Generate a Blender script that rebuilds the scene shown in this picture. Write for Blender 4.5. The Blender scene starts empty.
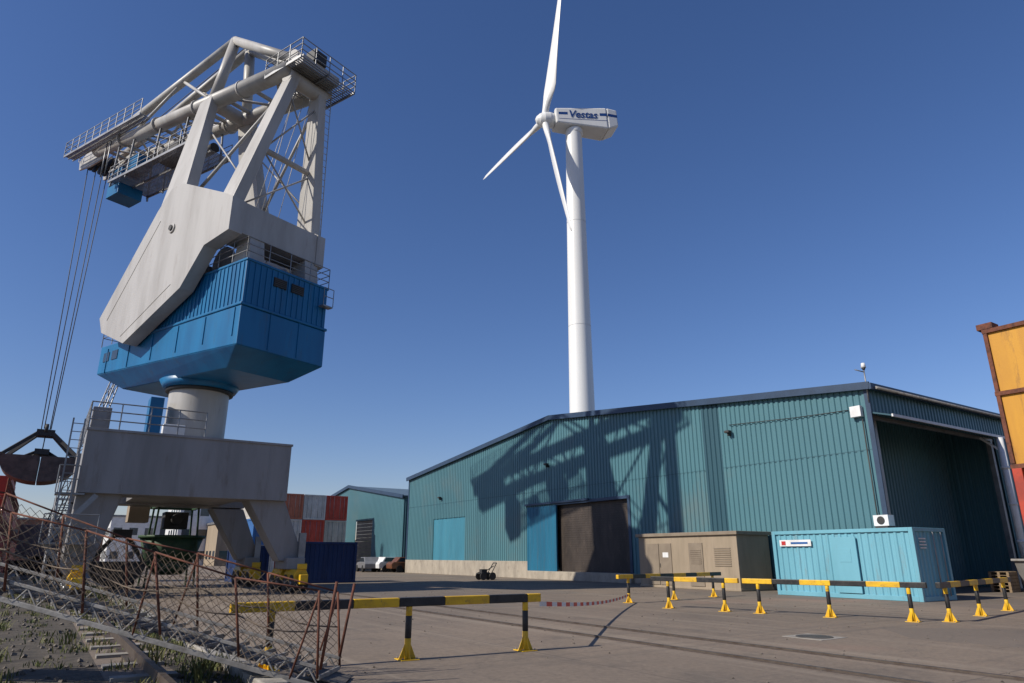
import bpy, bmesh, math, random
from mathutils import Vector, Matrix
random.seed(7)
S=bpy.context.scene
COL=S.collection
SA=math.radians(33.69)             # site axes: x = inland, y = along the quay
def rz(a): return Matrix.Rotation(a,4,'Z')
SITE=rz(SA)
def site(x,y,z=0.0): return SITE@Vector((x,y,z))

# ---------------------------------------------------------------- materials
def mat(name,col,col2=None,rough=.6,metal=0.0,nscale=1.5,lo=.4,hi=.65,streak=None,bump=.15,bscale=25,spec=.4,dirt=None,dirt_amt=.5):
    m=bpy.data.materials.new(name); m.use_nodes=True
    nt=m.node_tree; N=nt.nodes; L=nt.links
    b=N['Principled BSDF']; b.inputs['Roughness'].default_value=rough; b.inputs['Metallic'].default_value=metal
    b.inputs['Specular IOR Level'].default_value=spec
    tc=N.new('ShaderNodeTexCoord'); mp=N.new('ShaderNodeMapping'); L.new(tc.outputs['Object'],mp.inputs[0])
    if streak: mp.inputs['Scale'].default_value=streak
    if col2 is None: col2=tuple(c*.78 for c in col)
    n=N.new('ShaderNodeTexNoise'); n.inputs['Scale'].default_value=nscale; n.inputs['Detail'].default_value=8; n.inputs['Roughness'].default_value=.62
    L.new(mp.outputs[0],n.inputs['Vector'])
    r=N.new('ShaderNodeValToRGB'); r.color_ramp.elements[0].position=lo; r.color_ramp.elements[1].position=hi
    r.color_ramp.elements[0].color=(*col,1); r.color_ramp.elements[1].color=(*col2,1)
    L.new(n.outputs['Fac'],r.inputs[0]); out=r.outputs[0]
    if dirt:
        n2=N.new('ShaderNodeTexNoise'); n2.inputs['Scale'].default_value=nscale*2.7; n2.inputs['Detail'].default_value=10; n2.inputs['Roughness'].default_value=.7
        L.new(mp.outputs[0],n2.inputs['Vector'])
        r2=N.new('ShaderNodeValToRGB'); r2.color_ramp.elements[0].position=.56; r2.color_ramp.elements[1].position=.72
        r2.color_ramp.elements[1].color=(dirt_amt,)*3+(1,); r2.color_ramp.elements[0].color=(0,0,0,1)
        L.new(n2.outputs['Fac'],r2.inputs[0])
        mx=N.new('ShaderNodeMixRGB'); mx.inputs[2].default_value=(*dirt,1); L.new(r2.outputs[0],mx.inputs[0]); L.new(out,mx.inputs[1]); out=mx.outputs[0]
    L.new(out,b.inputs['Base Color'])
    if bump:
        n3=N.new('ShaderNodeTexNoise'); n3.inputs['Scale'].default_value=bscale; n3.inputs['Detail'].default_value=6
        L.new(tc.outputs['Object'],n3.inputs['Vector'])
        bp=N.new('ShaderNodeBump'); bp.inputs['Strength'].default_value=bump; bp.inputs['Distance'].default_value=.02
        L.new(n3.outputs['Fac'],bp.inputs['Height']); L.new(bp.outputs[0],b.inputs['Normal'])
    return m
ST=(1,1,.18)
GREY=mat('crane_grey_paint',(.43,.41,.38),(.34,.32,.29),.45,streak=ST,nscale=.8,dirt=(.2,.14,.10),dirt_amt=.4,bump=.08)
GREYD=mat('gantry_grey_paint',(.28,.265,.255),(.21,.20,.19),.5,streak=ST,nscale=.7,dirt=(.13,.085,.055),dirt_amt=.55,bump=.1)
BLUE=mat('crane_blue_paint',(.005,.135,.30),(.004,.10,.235),.4,streak=ST,nscale=.9,dirt=(.04,.08,.11),dirt_amt=.5,bump=.08)
BLUE2=mat('blue_panel_paint',(.014,.13,.22),(.012,.10,.17),.5,streak=ST,nscale=.9,dirt=(.05,.08,.1),dirt_amt=.5)
STEEL=mat('galvanised_steel',(.28,.28,.28),(.19,.19,.19),.45,.6)
DARK=mat('dark_machinery',(.03,.03,.03),(.05,.045,.04),.6)
ROPE=mat('steel_rope',(.10,.095,.09),None,.6,bump=0)
RUST=mat('rusty_steel',(.16,.055,.03),(.07,.03,.02),.85,nscale=6)
GRABM=mat('grab_steel',(.12,.095,.08),(.06,.05,.043),.7,nscale=2,dirt=(.2,.10,.05),dirt_amt=.5)
WHITE=mat('turbine_white',(.72,.715,.69),(.66,.65,.62),.38,streak=(1,1,.1),nscale=.5,bump=0)
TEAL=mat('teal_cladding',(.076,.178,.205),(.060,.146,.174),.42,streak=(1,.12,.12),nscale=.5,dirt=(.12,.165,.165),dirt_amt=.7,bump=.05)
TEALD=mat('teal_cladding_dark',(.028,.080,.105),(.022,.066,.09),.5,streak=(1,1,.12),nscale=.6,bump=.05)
TEALL=mat('teal_panel_light',(.05,.20,.27),(.04,.16,.22),.5,streak=ST,nscale=.8,dirt=(.1,.2,.22),dirt_amt=.6)
TRIM=mat('dark_blue_trim',(.03,.055,.10),(.025,.045,.08),.45)
ROOFM=mat('metal_roof',(.12,.17,.20),(.09,.13,.16),.5)
CONC=mat('plinth_concrete',(.38,.33,.26),(.26,.225,.18),.9,nscale=1.2,streak=(1,1,.5),dirt=(.13,.10,.075),dirt_amt=.7)
DOORM=mat('roller_door_dark',(.034,.026,.021),(.065,.050,.040),.55,streak=(1,1,.4),nscale=.9,dirt=(.14,.10,.075),dirt_amt=.5)
BEIGE=mat('beige_render',(.31,.245,.175),(.25,.20,.14),.85,streak=ST,dirt=(.14,.11,.08),dirt_amt=.4)
BEIGED=mat('beige_door',(.23,.185,.135),(.19,.15,.11),.6)
CYAN=mat('container_light_blue',(.15,.37,.45),(.125,.32,.39),.45,streak=ST,nscale=.9,dirt=(.19,.14,.10),dirt_amt=.55)
NAVY=mat('container_navy',(.014,.04,.13),(.011,.028,.095),.5,streak=ST,dirt=(.1,.05,.03),dirt_amt=.4)
YEL=mat('barrier_yellow',(.74,.44,.015),(.58,.33,.02),.45,nscale=4,dirt=(.14,.10,.06),dirt_amt=.8)
BLK=mat('barrier_black',(.012,.012,.013),(.03,.028,.026),.45,nscale=5,dirt=(.12,.10,.08),dirt_amt=.4)
OCH=mat('hopper_ochre',(.52,.25,.02),(.40,.18,.02),.6,streak=ST,nscale=1.1,dirt=(.12,.05,.025),dirt_amt=.85)
REDM=mat('red_oxide_paint',(.40,.045,.02),(.27,.035,.02),.6,dirt=(.1,.04,.03),dirt_amt=.5)
GREEN=mat('dark_green_paint',(.035,.075,.03),(.025,.055,.025),.6,nscale=2,dirt=(.12,.08,.05),dirt_amt=.5)
WPAINT=mat('white_paint',(.7,.7,.69),(.58,.57,.55),.5)
OFFW=mat('off_white_wall',(.50,.52,.55),(.44,.46,.49),.8)
GLASS=mat('window_glass',(.03,.045,.06),(.02,.03,.04),.12,spec=.8,bump=0)
ALU=mat('weathered_aluminium',(.30,.285,.265),(.17,.16,.145),.55,.3,nscale=6,dirt=(.13,.08,.05),dirt_amt=.6)
DECKM=mat('gangway_deck',(.13,.115,.10),(.08,.07,.06),.9,nscale=4)
NET=mat('net_rope',(.21,.16,.115),(.13,.10,.075),.9,bump=0)
SOIL=mat('quay_gravel_soil',(.095,.078,.058),(.05,.042,.032),.95,nscale=3,bump=.8,bscale=18)
STONE=mat('loose_stone',(.16,.135,.11),(.10,.085,.07),.9,nscale=6)
WEED=mat('weed_green',(.085,.11,.03),(.20,.17,.06),.8,nscale=4,bump=0)
TREE=mat('tree_leaves',(.035,.06,.02),(.06,.085,.03),.9,nscale=.3,bump=0)
KERB=mat('kerb_concrete',(.34,.31,.265),(.22,.20,.17),.9,nscale=3,dirt=(.1,.08,.06),dirt_amt=.6,bump=.4)
RAILM=mat('rail_steel',(.13,.105,.085),(.09,.065,.05),.5,.5,nscale=5)
TIRE=mat('tyre_rubber',(.02,.02,.02),None,.8)

def ground_mat():
    m=bpy.data.materials.new('yard_paving'); m.use_nodes=True
    nt=m.node_tree;N=nt.nodes;L=nt.links;b=N['Principled BSDF']
    tc=N.new('ShaderNodeTexCoord')
    def noise(sc,det=8,ro=.6,vec=None):
        n=N.new('ShaderNodeTexNoise'); n.inputs['Scale'].default_value=sc;n.inputs['Detail'].default_value=det;n.inputs['Roughness'].default_value=ro
        L.new(vec or tc.outputs['Object'],n.inputs['Vector']); return n
    def ramp(src,p0,p1,c0,c1):
        r=N.new('ShaderNodeValToRGB');r.color_ramp.elements[0].position=p0;r.color_ramp.elements[1].position=p1
        r.color_ramp.elements[0].color=(*c0,1);r.color_ramp.elements[1].color=(*c1,1);L.new(src,r.inputs[0]);return r
    def mix(f,a,bb,t='MIX'):
        x=N.new('ShaderNodeMixRGB');x.blend_type=t
        for i,v in ((0,f),(1,a),(2,bb)):
            if isinstance(v,(int,float)): x.inputs[i].default_value=v
            elif isinstance(v,tuple): x.inputs[i].default_value=(*v,1)
            else: L.new(v,x.inputs[i])
        return x.outputs[0]
    base=ramp(noise(.12).outputs['Fac'],.35,.68,(.235,.180,.130),(.165,.130,.098)).outputs[0]
    fine=ramp(noise(9,10,.8).outputs['Fac'],.3,.7,(.6,.6,.6),(1.26,1.25,1.23)).outputs[0]
    c=mix(.9,base,fine,'MULTIPLY')
    st=ramp(noise(.45,9,.7).outputs['Fac'],.54,.68,(0,0,0),(.6,.6,.6)).outputs[0]
    c=mix(st,c,(.095,.078,.062))
    sp=ramp(noise(2.3,6,.7).outputs['Fac'],.65,.70,(0,0,0),(.6,.6,.6)).outputs[0]
    c=mix(sp,c,(.06,.05,.042))
    mp=N.new('ShaderNodeMapping');mp.inputs['Scale'].default_value=(1.4,.05,1);mp.inputs['Rotation'].default_value=(0,0,math.radians(12));L.new(tc.outputs['Object'],mp.inputs[0])
    tr=ramp(noise(1.2,6,.6,mp.outputs[0]).outputs['Fac'],.53,.7,(0,0,0),(.6,.6,.6)).outputs[0]
    c=mix(tr,c,(.31,.25,.185))
    mp2=N.new('ShaderNodeMapping');mp2.inputs['Scale'].default_value=(.04,1.3,1);mp2.inputs['Rotation'].default_value=(0,0,math.radians(-20));L.new(tc.outputs['Object'],mp2.inputs[0])
    t2=ramp(noise(1.1,6,.6,mp2.outputs[0]).outputs['Fac'],.57,.7,(0,0,0),(.5,.5,.5)).outputs[0]
    c=mix(t2,c,(.105,.086,.068))
    pk=ramp(noise(.09,3,.5).outputs['Fac'],.60,.7,(0,0,0),(.4,.4,.4)).outputs[0]
    c=mix(pk,c,(.30,.16,.11))
    vc=N.new('ShaderNodeTexVoronoi');vc.inputs['Scale'].default_value=.16;vc.distance='CHEBYCHEV';L.new(tc.outputs['Object'],vc.inputs['Vector'])
    pc=ramp(vc.outputs['Color'],.70,.72,(0,0,0),(.4,.4,.4)).outputs[0]
    c=mix(pc,c,(.12,.102,.085))
    br=N.new('ShaderNodeTexBrick');br.inputs['Scale'].default_value=1;br.inputs['Brick Width'].default_value=7.5;br.inputs['Row Height'].default_value=5.0
    br.inputs['Mortar Size'].default_value=.02;br.inputs['Mortar Smooth'].default_value=.3;br.offset=0
    L.new(tc.outputs['Object'],br.inputs['Vector'])
    jm=N.new('ShaderNodeMath');jm.operation='MULTIPLY';jm.inputs[1].default_value=.55;L.new(br.outputs['Fac'],jm.inputs[0])
    c=mix(jm.outputs[0],c,(.075,.06,.048))
    vo=N.new('ShaderNodeTexVoronoi');vo.feature='DISTANCE_TO_EDGE';vo.inputs['Scale'].default_value=.28
    nd=noise(1.5,4);vm=N.new('ShaderNodeVectorMath');vm.operation='MULTIPLY_ADD';vm.inputs[1].default_value=(.9,.9,.9)
    L.new(nd.outputs['Color'],vm.inputs[0]);L.new(tc.outputs['Object'],vm.inputs[2]);L.new(vm.outputs[0],vo.inputs['Vector'])
    ck=ramp(vo.outputs['Distance'],.0,.005,(.4,.4,.4),(0,0,0)).outputs[0]
    c=mix(ck,c,(.07,.06,.05))
    L.new(c,b.inputs['Base Color']);b.inputs['Roughness'].default_value=.85
    bp=N.new('ShaderNodeBump');bp.inputs['Strength'].default_value=.4;bp.inputs['Distance'].default_value=.02
    L.new(noise(30,8,.7).outputs['Fac'],bp.inputs['Height']);L.new(bp.outputs[0],b.inputs['Normal'])
    return m
GROUND=ground_mat()
WATER=mat('harbour_water',(.02,.035,.04),(.015,.028,.03),.08,nscale=.2,bump=.5,bscale=1.2,spec=.5)

# ---------------------------------------------------------------- mesh helpers
class Part:
    def __init__(s,obj,name,mat,frame=None,bevel=0):
        s.obj=obj;s.name=name;s.mats=[mat];s.bm=bmesh.new();s.F=frame or Matrix.Identity(4);s.bevel=bevel;s.cur=0
    def use(s,m):
        if m not in s.mats: s.mats.append(m)
        s.cur=s.mats.index(m); return s
    def v(s,p): return s.bm.verts.new(s.F@Vector(p))
    def f(s,vs,smooth=False):
        try:
            fc=s.bm.faces.new(vs); fc.smooth=smooth; fc.material_index=s.cur; return fc
        except ValueError: return None
    def hexa(s,p):
        v=[s.v(q) for q in p]
        for i in ((3,2,1,0),(4,5,6,7),(0,1,5,4),(1,2,6,5),(2,3,7,6),(3,0,4,7)): s.f([v[k] for k in i])
        return s
    def box(s,c,d,rzz=0,rx=0,ry=0):
        M=Matrix.Translation(c)@rz(rzz)@Matrix.Rotation(ry,4,'Y')@Matrix.Rotation(rx,4,'X')
        x,y,z=d[0]/2,d[1]/2,d[2]/2
        return s.hexa([M@Vector(q) for q in ((-x,-y,-z),(x,-y,-z),(x,y,-z),(-x,y,-z),(-x,-y,z),(x,-y,z),(x,y,z),(-x,y,z))])
    def b2(s,x0,x1,y0,y1,z0,z1):
        return s.box(((x0+x1)/2,(y0+y1)/2,(z0+z1)/2),(abs(x1-x0),abs(y1-y0),abs(z1-z0)))
    def axes(s,p0,p1,up=(0,0,1)):
        p0=Vector(p0);p1=Vector(p1);d=(p1-p0).normalized();u=Vector(up)
        if abs(d.dot(u))>.98: u=Vector((1,0,0)) if abs(d.x)<.9 else Vector((0,1,0))
        a=d.cross(u).normalized();b=a.cross(d).normalized();return p0,p1,a,b
    def beam(s,p0,p1,w,h,w1=None,h1=None,up=(0,0,1)):
        p0,p1,a,b=s.axes(p0,p1,up);w1=w if w1 is None else w1;h1=h if h1 is None else h1
        q=[p0-a*w/2-b*h/2,p0+a*w/2-b*h/2,p0+a*w/2+b*h/2,p0-a*w/2+b*h/2,p1-a*w1/2-b*h1/2,p1+a*w1/2-b*h1/2,p1+a*w1/2+b*h1/2,p1-a*w1/2+b*h1/2]
        return s.hexa(q)
    def tube(s,p0,p1,r0,r1=None,seg=10,caps=True):
        p0,p1,a,b=s.axes(p0,p1);r1=r0 if r1 is None else r1
        A=[];B=[]
        for i in range(seg):
            t=2*math.pi*i/seg;d=a*math.cos(t)+b*math.sin(t);A.append(s.v(p0+d*r0));B.append(s.v(p1+d*r1))
        for i in range(seg):
            j=(i+1)%seg;s.f([A[i],A[j],B[j],B[i]],True)
        if caps: s.f(A[::-1]);s.f(B)
        return s
    def prism(s,poly,y0,y1):
        A=[s.v((x,y0,z)) for x,z in poly];B=[s.v((x,y1,z)) for x,z in poly];n=len(poly)
        s.f(A);s.f(B[::-1])
        for i in range(n):
            j=(i+1)%n;s.f([A[j],A[i],B[i],B[j]])
        return s
    def quad(s,*p): s.f([s.v(q) for q in p]);return s
    def rail(s,pts,h=1.1,sp=1.3,r=.03,mid=2):
        for p0,p1 in zip(pts[:-1],pts[1:]):
            p0=Vector(p0);p1=Vector(p1);n=max(1,round((p1-p0).length/sp))
            for i in range(n+1):
                q=p0.lerp(p1,i/n);s.tube(q,q+Vector((0,0,h)),r,seg=5,caps=False)
            for k in range(1,mid+1):
                o=Vector((0,0,h*k/mid));s.tube(p0+o,p1+o,r,seg=5,caps=False)
        return s
    def corr(s,p0,p1,zb,zt,pitch=.3,depth=.05,nrm=None):
        p0=Vector((p0[0],p0[1]));p1=Vector((p1[0],p1[1]));d=p1-p0;Ln=d.length;d/=Ln
        n=Vector(nrm) if nrm else Vector((d.y,-d.x))
        zbf=zb if callable(zb) else (lambda t:zb); ztf=zt if callable(zt) else (lambda t:zt)
        k=max(1,round(Ln/pitch));pt=Ln/k;last=None
        for i in range(k):
            for fr,o in ((0,0),(.3,0),(.42,1),(.88,1)):
                t=(i+fr)*pt
                q=p0+d*t+n*depth*o
                cur=(s.v((q.x,q.y,zbf(t))),s.v((q.x,q.y,ztf(t))))
                if last: s.f([last[0],cur[0],cur[1],last[1]])
                last=cur
        q=p1;cur=(s.v((q.x,q.y,zbf(Ln))),s.v((q.x,q.y,ztf(Ln))));s.f([last[0],cur[0],cur[1],last[1]])
        return s
    def done(s):
        bmesh.ops.recalc_face_normals(s.bm,faces=s.bm.faces)
        me=bpy.data.meshes.new(s.name);s.bm.to_mesh(me);s.bm.free()
        for m in s.mats: me.materials.append(m)
        o=bpy.data.objects.new(s.name,me);COL.objects.link(o)
        if s.obj.e: o.parent=s.obj.e
        if s.bevel:
            b=o.modifiers.new('bevel','BEVEL');b.width=s.bevel;b.segments=2;b.limit_method='ANGLE'
        return o
class Obj:
    def __init__(s,name,loc=(0,0,0),rot=0):
        s.e=bpy.data.objects.new(name,None);s.e.location=loc;s.e.rotation_euler=(0,0,rot);COL.objects.link(s.e);s.parts=[]
    def part(s,name,mat,frame=None,bevel=0):
        p=Part(s,name,mat,frame,bevel);s.parts.append(p);return p
    def done(s):
        for p in s.parts:p.done()
class Single(Obj):
    def __init__(s,name,mat,loc=(0,0,0),rot=0,bevel=0):
        s.e=None;s.loc=loc;s.rot=rot;s.p=Part(s,name,mat,None,bevel)
    def done(s):
        o=s.p.done();o.location=s.loc;o.rotation_euler=(0,0,s.rot);return o

# ---------------------------------------------------------------- ground, water
g=Single('ground',GROUND,rot=SA)
Q=-1.6
g.p.quad((Q,-400,0),(3000,-400,0),(3000,4000,0),(Q,4000,0))
g.done()
w=Single('water',WATER,rot=SA);w.p.quad((-3000,-400,-2.6),(Q+.5,-400,-2.6),(Q+.5,4000,-2.6),(-3000,4000,-2.6));w.done()
qw=Single('quay_wall',KERB,rot=SA);qw.p.b2(Q-.4,Q,-60,400,-4,.02);qw.p.b2(Q,Q+.5,-60,400,.004,.16);qw.done()
s=Single('gravel_strip',SOIL,rot=SA)
s.p.quad((Q+.5,-20,.004),(1.05,-20,.004),(1.05,200,.004),(Q+.5,200,.004));s.p.quad((1.95,-20,.004),(2.55,-20,.004),(2.55,200,.004),(1.95,200,.004));s.done()
k=Single('kerb',KERB,rot=SA,bevel=.02)
for i in range(60):
    y=-10+i*2.4+random.uniform(-.01,.01);k.p.b2(2.55,2.85,y,y+2.37,0,.12+random.uniform(-.01,.01))
k.done()
def crane_rail(x):
    r=Single('crane_rail',RAILM,rot=SA)
    r.p.b2(x-.035,x+.035,-20,180,.0,.03).b2(x-.12,x-.09,-20,180,.0,.008).b2(x+.09,x+.12,-20,180,.0,.008)
    r.done()
crane_rail(9.9);crane_rail(11.35)
r=Single('crane_rail',RAILM,rot=SA);r.p.b2(1.56,1.64,-20,180,.0,.17).b2(1.45,1.75,-20,180,.0,.03)
for i in range(150): r.p.use(KERB).b2(1.1,1.92,-20+i*1.3,-19.75+i*1.3,0,.045)
r.done()
# worn yard markings (thin sheets of old paint)
ym=Single('yard_marking',mat('worn_yard_paint',(.24,.20,.155),(.33,.29,.235),.8,nscale=5,lo=.35,hi=.7),rot=SA)
random.seed(3)
for x in (20.5,):
    y=2
    while y<40:
        l_=random.uniform(.5,2.2);ym.p.quad((x,y,.004),(x+.1,y,.004),(x+.1,y+l_,.004),(x,y+l_,.004));y+=l_+random.uniform(.1,1.6)
ym.done()
mh=Obj('manhole_cover',site(13.6,9.2,0),SA);a=mh.part('lid',RAILM);a.tube((0,0,.004),(0,0,.014),.36,seg=32)
a=mh.part('ring',KERB);a.b2(-.45,.45,-.45,.45,.0,.006);mh.done()
random.seed(7)
db=Single('gravel',STONE,rot=SA)
for i in range(1900):
    if i<1200: x=random.choice((random.uniform(Q+.6,1.0),random.uniform(1.9,2.6)));y=random.uniform(2,45)
    else: x=random.uniform(2.9,26);y=random.uniform(-6,40)
    sz=random.uniform(.006,.02)*(2.2 if i<1200 else 1)
    db.p.box((x,y,sz*.4),(sz*2,sz*1.5,sz),random.uniform(0,3),random.uniform(0,1),random.uniform(0,1))
db.done()
wd=Single('weeds',WEED,rot=SA)
for c in range(560):
    lane=random.choice((0,0,1,1,2,3))
    x=(random.uniform(Q+.6,1.0),random.uniform(1.75,2.5),random.uniform(1.2,1.5),random.uniform(2.45,2.6))[lane]
    y=random.uniform(2,60);sz=random.choice((.06,.09,.12,.2,.32))*random.uniform(.6,1.2)
    for i in range(22):
        a=random.uniform(0,6.28);bx=x+random.gauss(0,.1);by=y+random.gauss(0,.12);hh=sz*random.uniform(.5,1.1);ln=random.uniform(.1,.9)*hh
        ww=.004+.009*random.random();dx,dy=math.cos(a),math.sin(a)
        wd.p.quad((bx-dy*ww,by+dx*ww,0),(bx+dy*ww,by-dx*ww,0),(bx+dx*ln*.4+dy*ww,by+dy*ln*.4-dx*ww,hh*.6),(bx+dx*ln*.4-dy*ww,by+dy*ln*.4+dx*ww,hh*.6))
        wd.p.quad((bx+dx*ln*.4-dy*ww,by+dy*ln*.4+dx*ww,hh*.6),(bx+dx*ln*.4+dy*ww,by+dy*ln*.4-dx*ww,hh*.6),(bx+dx*ln+dy*.003,by+dy*ln,hh),(bx+dx*ln-dy*.003,by+dy*ln,hh))
wd.done()

# ---------------------------------------------------------------- warehouse
def warehouse():
    W=Obj('warehouse',(0,0,0),SA);X=30.25;Y0,Y1=16.25,63.95;YM=(Y0+Y1)/2;ZE,ZR=8.9,11.3
    def zt(y): return ZE+(ZR-ZE)*(1-abs(y-YM)/(YM-Y0))
    wl=W.part('front_cladding',TEAL)
    def seg(p,ya,yb,zb,ztop=None):
        cuts=[ya]+([YM] if ya<YM<yb else [])+[yb]
        for a,b in zip(cuts[:-1],cuts[1:]):
            p.corr((X,a),(X,b),zb,(lambda t,a=a:zt(a+t)) if ztop is None else ztop,.3,.055,nrm=(-1,0))
    seg(wl,Y0,24.7,.35);seg(wl,25.95,32.3,.35);seg(wl,32.3,39.7,5.0);seg(wl,39.7,42.95,4.9);seg(wl,42.95,52.6,1.2);seg(wl,52.6,58.5,4.8);seg(wl,58.5,Y1,1.2)
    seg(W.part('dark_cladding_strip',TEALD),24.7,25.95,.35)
    lp=W.part('cladding_laps',TEALD)
    for a,b in ((Y0,24.7),(25.95,Y1)): lp.b2(X-.059,X-.05,a,b,6.1,6.125)
    pl=W.part('plinth',CONC,bevel=.02);pl.b2(X-.12,X+.2,42.95,Y1,0,1.2).b2(X-.1,X+.2,Y0,32.0,0,.35).b2(X-.35,X+.2,32.0,42.95,0,.55)
    W.part('sliding_panel',TEALL).corr((X+.05,52.6),(X+.05,58.5),1.2,4.8,.9,.02,nrm=(-1,0))
    bd=W.part('blue_sliding_door',BLUE2,bevel=.01);bd.corr((X-.12,39.6),(X-.12,43.0),.1,5.0,.45,.03,nrm=(-1,0)).b2(X-.17,X-.05,39.55,39.7,.1,5.02).b2(X-.17,X-.05,42.95,43.1,.1,5.02)
    dr=W.part('roller_door',DOORM)
    for i in range(30):
        z=.55+i*(4.45/30);dr.b2(X+.25,X+.3,32.3,39.7,z+.004,z+.144)
    dr.b2(X+.32,X+.36,32.3,39.7,.5,5.0)
    fr=W.part('door_frame',TRIM,bevel=.01);fr.b2(X-.08,X+.3,32.1,32.32,.3,5.1).b2(X-.09,X+.3,32.1,39.7,5.0,5.2).b2(X-.2,X-.1,36,43.4,5.12,5.26)
    rf=W.part('roof',ROOFM);XE=80
    def slope(ya,za,yb,zb):
        k=70
        for i in range(k):
            xa=X-.2+(XE-X)*i/k;xb=X-.2+(XE-X)*(i+1)/k
            rf.hexa([(xa,ya,za),(xb,ya,za),(xb,yb,zb),(xa,yb,zb),(xa,ya,za+.1),(xb,ya,za+.1),(xb,yb,zb+.1),(xa,yb,zb+.1)])
            rf.hexa([(xa,ya,za+.1),(xa+.06,ya,za+.1),(xa+.06,yb,zb+.1),(xa,yb,zb+.1),(xa,ya,za+.14),(xa+.06,ya,za+.14),(xa+.06,yb,zb+.14),(xa,yb,zb+.14)])
    slope(Y0-.25,ZE+.0,YM,ZR+.02);slope(Y1+.25,ZE+.0,YM,ZR+.02)
    tr=W.part('verge_trim',TRIM);tr.beam((X-.26,Y0-.25,ZE+.02),(X-.26,YM,ZR+.05),.1,.34).beam((X-.26,Y1+.25,ZE+.02),(X-.26,YM,ZR+.05),.1,.34)
    tr.b2(X-.3,XE,Y0-.36,Y0-.25,ZE-.16,ZE+.12)
    gt=W.part('gutter',ALU);gt.tube((X,Y0-.42,ZE-.08),(XE,Y0-.42,ZE-.08),.07,seg=8)
    sd=W.part('side_cladding',TEAL);sd.corr((X,Y0),(42.3,Y0),7.65,8.85,.3,.05,nrm=(0,-1)).corr((42.3,Y0),(XE,Y0),.3,8.85,.3,.05,nrm=(0,-1))
    sd.corr((X,Y1),(XE,Y1),.3,8.85,.3,.05,nrm=(0,1))
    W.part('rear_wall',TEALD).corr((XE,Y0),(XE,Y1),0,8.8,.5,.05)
    iw=W.part('bay_inner_wall',TEAL);iw.corr((X+.1,19.2),(43,19.2),0,9.2,.3,.06,nrm=(0,-1)).corr((43,16.4),(43,19.2),0,9.0,.3,.06,nrm=(-1,0))
    st=W.part('bay_frame',STEEL,bevel=.01)
    for x in (30.6,42.1):
        st.b2(x-.12,x+.12,16.32,16.56,0,7.7)
    st.b2(30.4,42.3,16.3,16.5,7.5,7.66)
    for y in (17.6,): st.b2(30.4,42.9,y-.1,y+.1,8.2,8.45)
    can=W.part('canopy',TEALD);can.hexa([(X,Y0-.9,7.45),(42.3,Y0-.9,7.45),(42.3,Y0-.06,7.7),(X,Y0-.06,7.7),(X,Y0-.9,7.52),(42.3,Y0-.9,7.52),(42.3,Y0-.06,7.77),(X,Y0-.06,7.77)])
    can.use(WPAINT).b2(X,42.3,Y0-.97,Y0-.9,7.42,7.54)
    dp=W.part('downpipe',WPAINT);dp.tube((40.4,Y0-.98,7.4),(40.4,Y0-.98,.2),.16,seg=14)
    for z in (.4,2.2,4,5.8): dp.tube((40.4,Y0-.98,z),(40.4,Y0-.98,z+.12),.2,seg=14)
    dp.beam((40.4,Y0-.98,6.7),(40.4,Y0-.1,7.5),.1,.1)
    cn=W.part('corner_flashing',TRIM);cn.b2(X-.09,X-.02,Y0-.08,Y0+.14,.35,8.9).b2(X-.09,X-.02,Y1-.14,Y1+.08,1.2,8.9)
    ex=W.part('wall_lights',DARK,bevel=.02)
    for y,z in ((57.0,6.6),(40.5,7.9),(24.0,7.9)): ex.b2(X-.4,X-.12,y-.15,y+.15,z,z+.13).b2(X-.3,X+.0,y-.04,y+.04,z-.15,z)
    mb=W.part('meter_box',WPAINT,bevel=.02);mb.b2(X-.3,X-.06,16.55,17.05,7.6,8.1)
    cb=W.part('cable',DARK);P=[(X-.1,17.2,8.0),(X-.12,20,8.1),(X-.12,24,8.35)]
    for a,b in zip(P[:-1],P[1:]):cb.tube(a,b,.02,seg=5)
    cb.tube((X-.13,16.6,7.5),(X-.13,16.6,.4),.03,seg=6)
    cm=W.part('camera_mast',STEEL);cm.tube((X-.1,16.2,8.2),(X-.1,16.2,9.9),.03,seg=8).tube((X-.1,16.2,9.6),(X-.5,16.4,9.7),.025,seg=6)
    cm.use(WPAINT).tube((X-.1,16.2,9.8),(X-.1,16.2,10.02),.11,.08,seg=12).use(DARK).tube((X-.1,16.2,9.7),(X-.1,16.2,9.8),.05,.09,seg=12)
    W.done()
warehouse()
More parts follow.
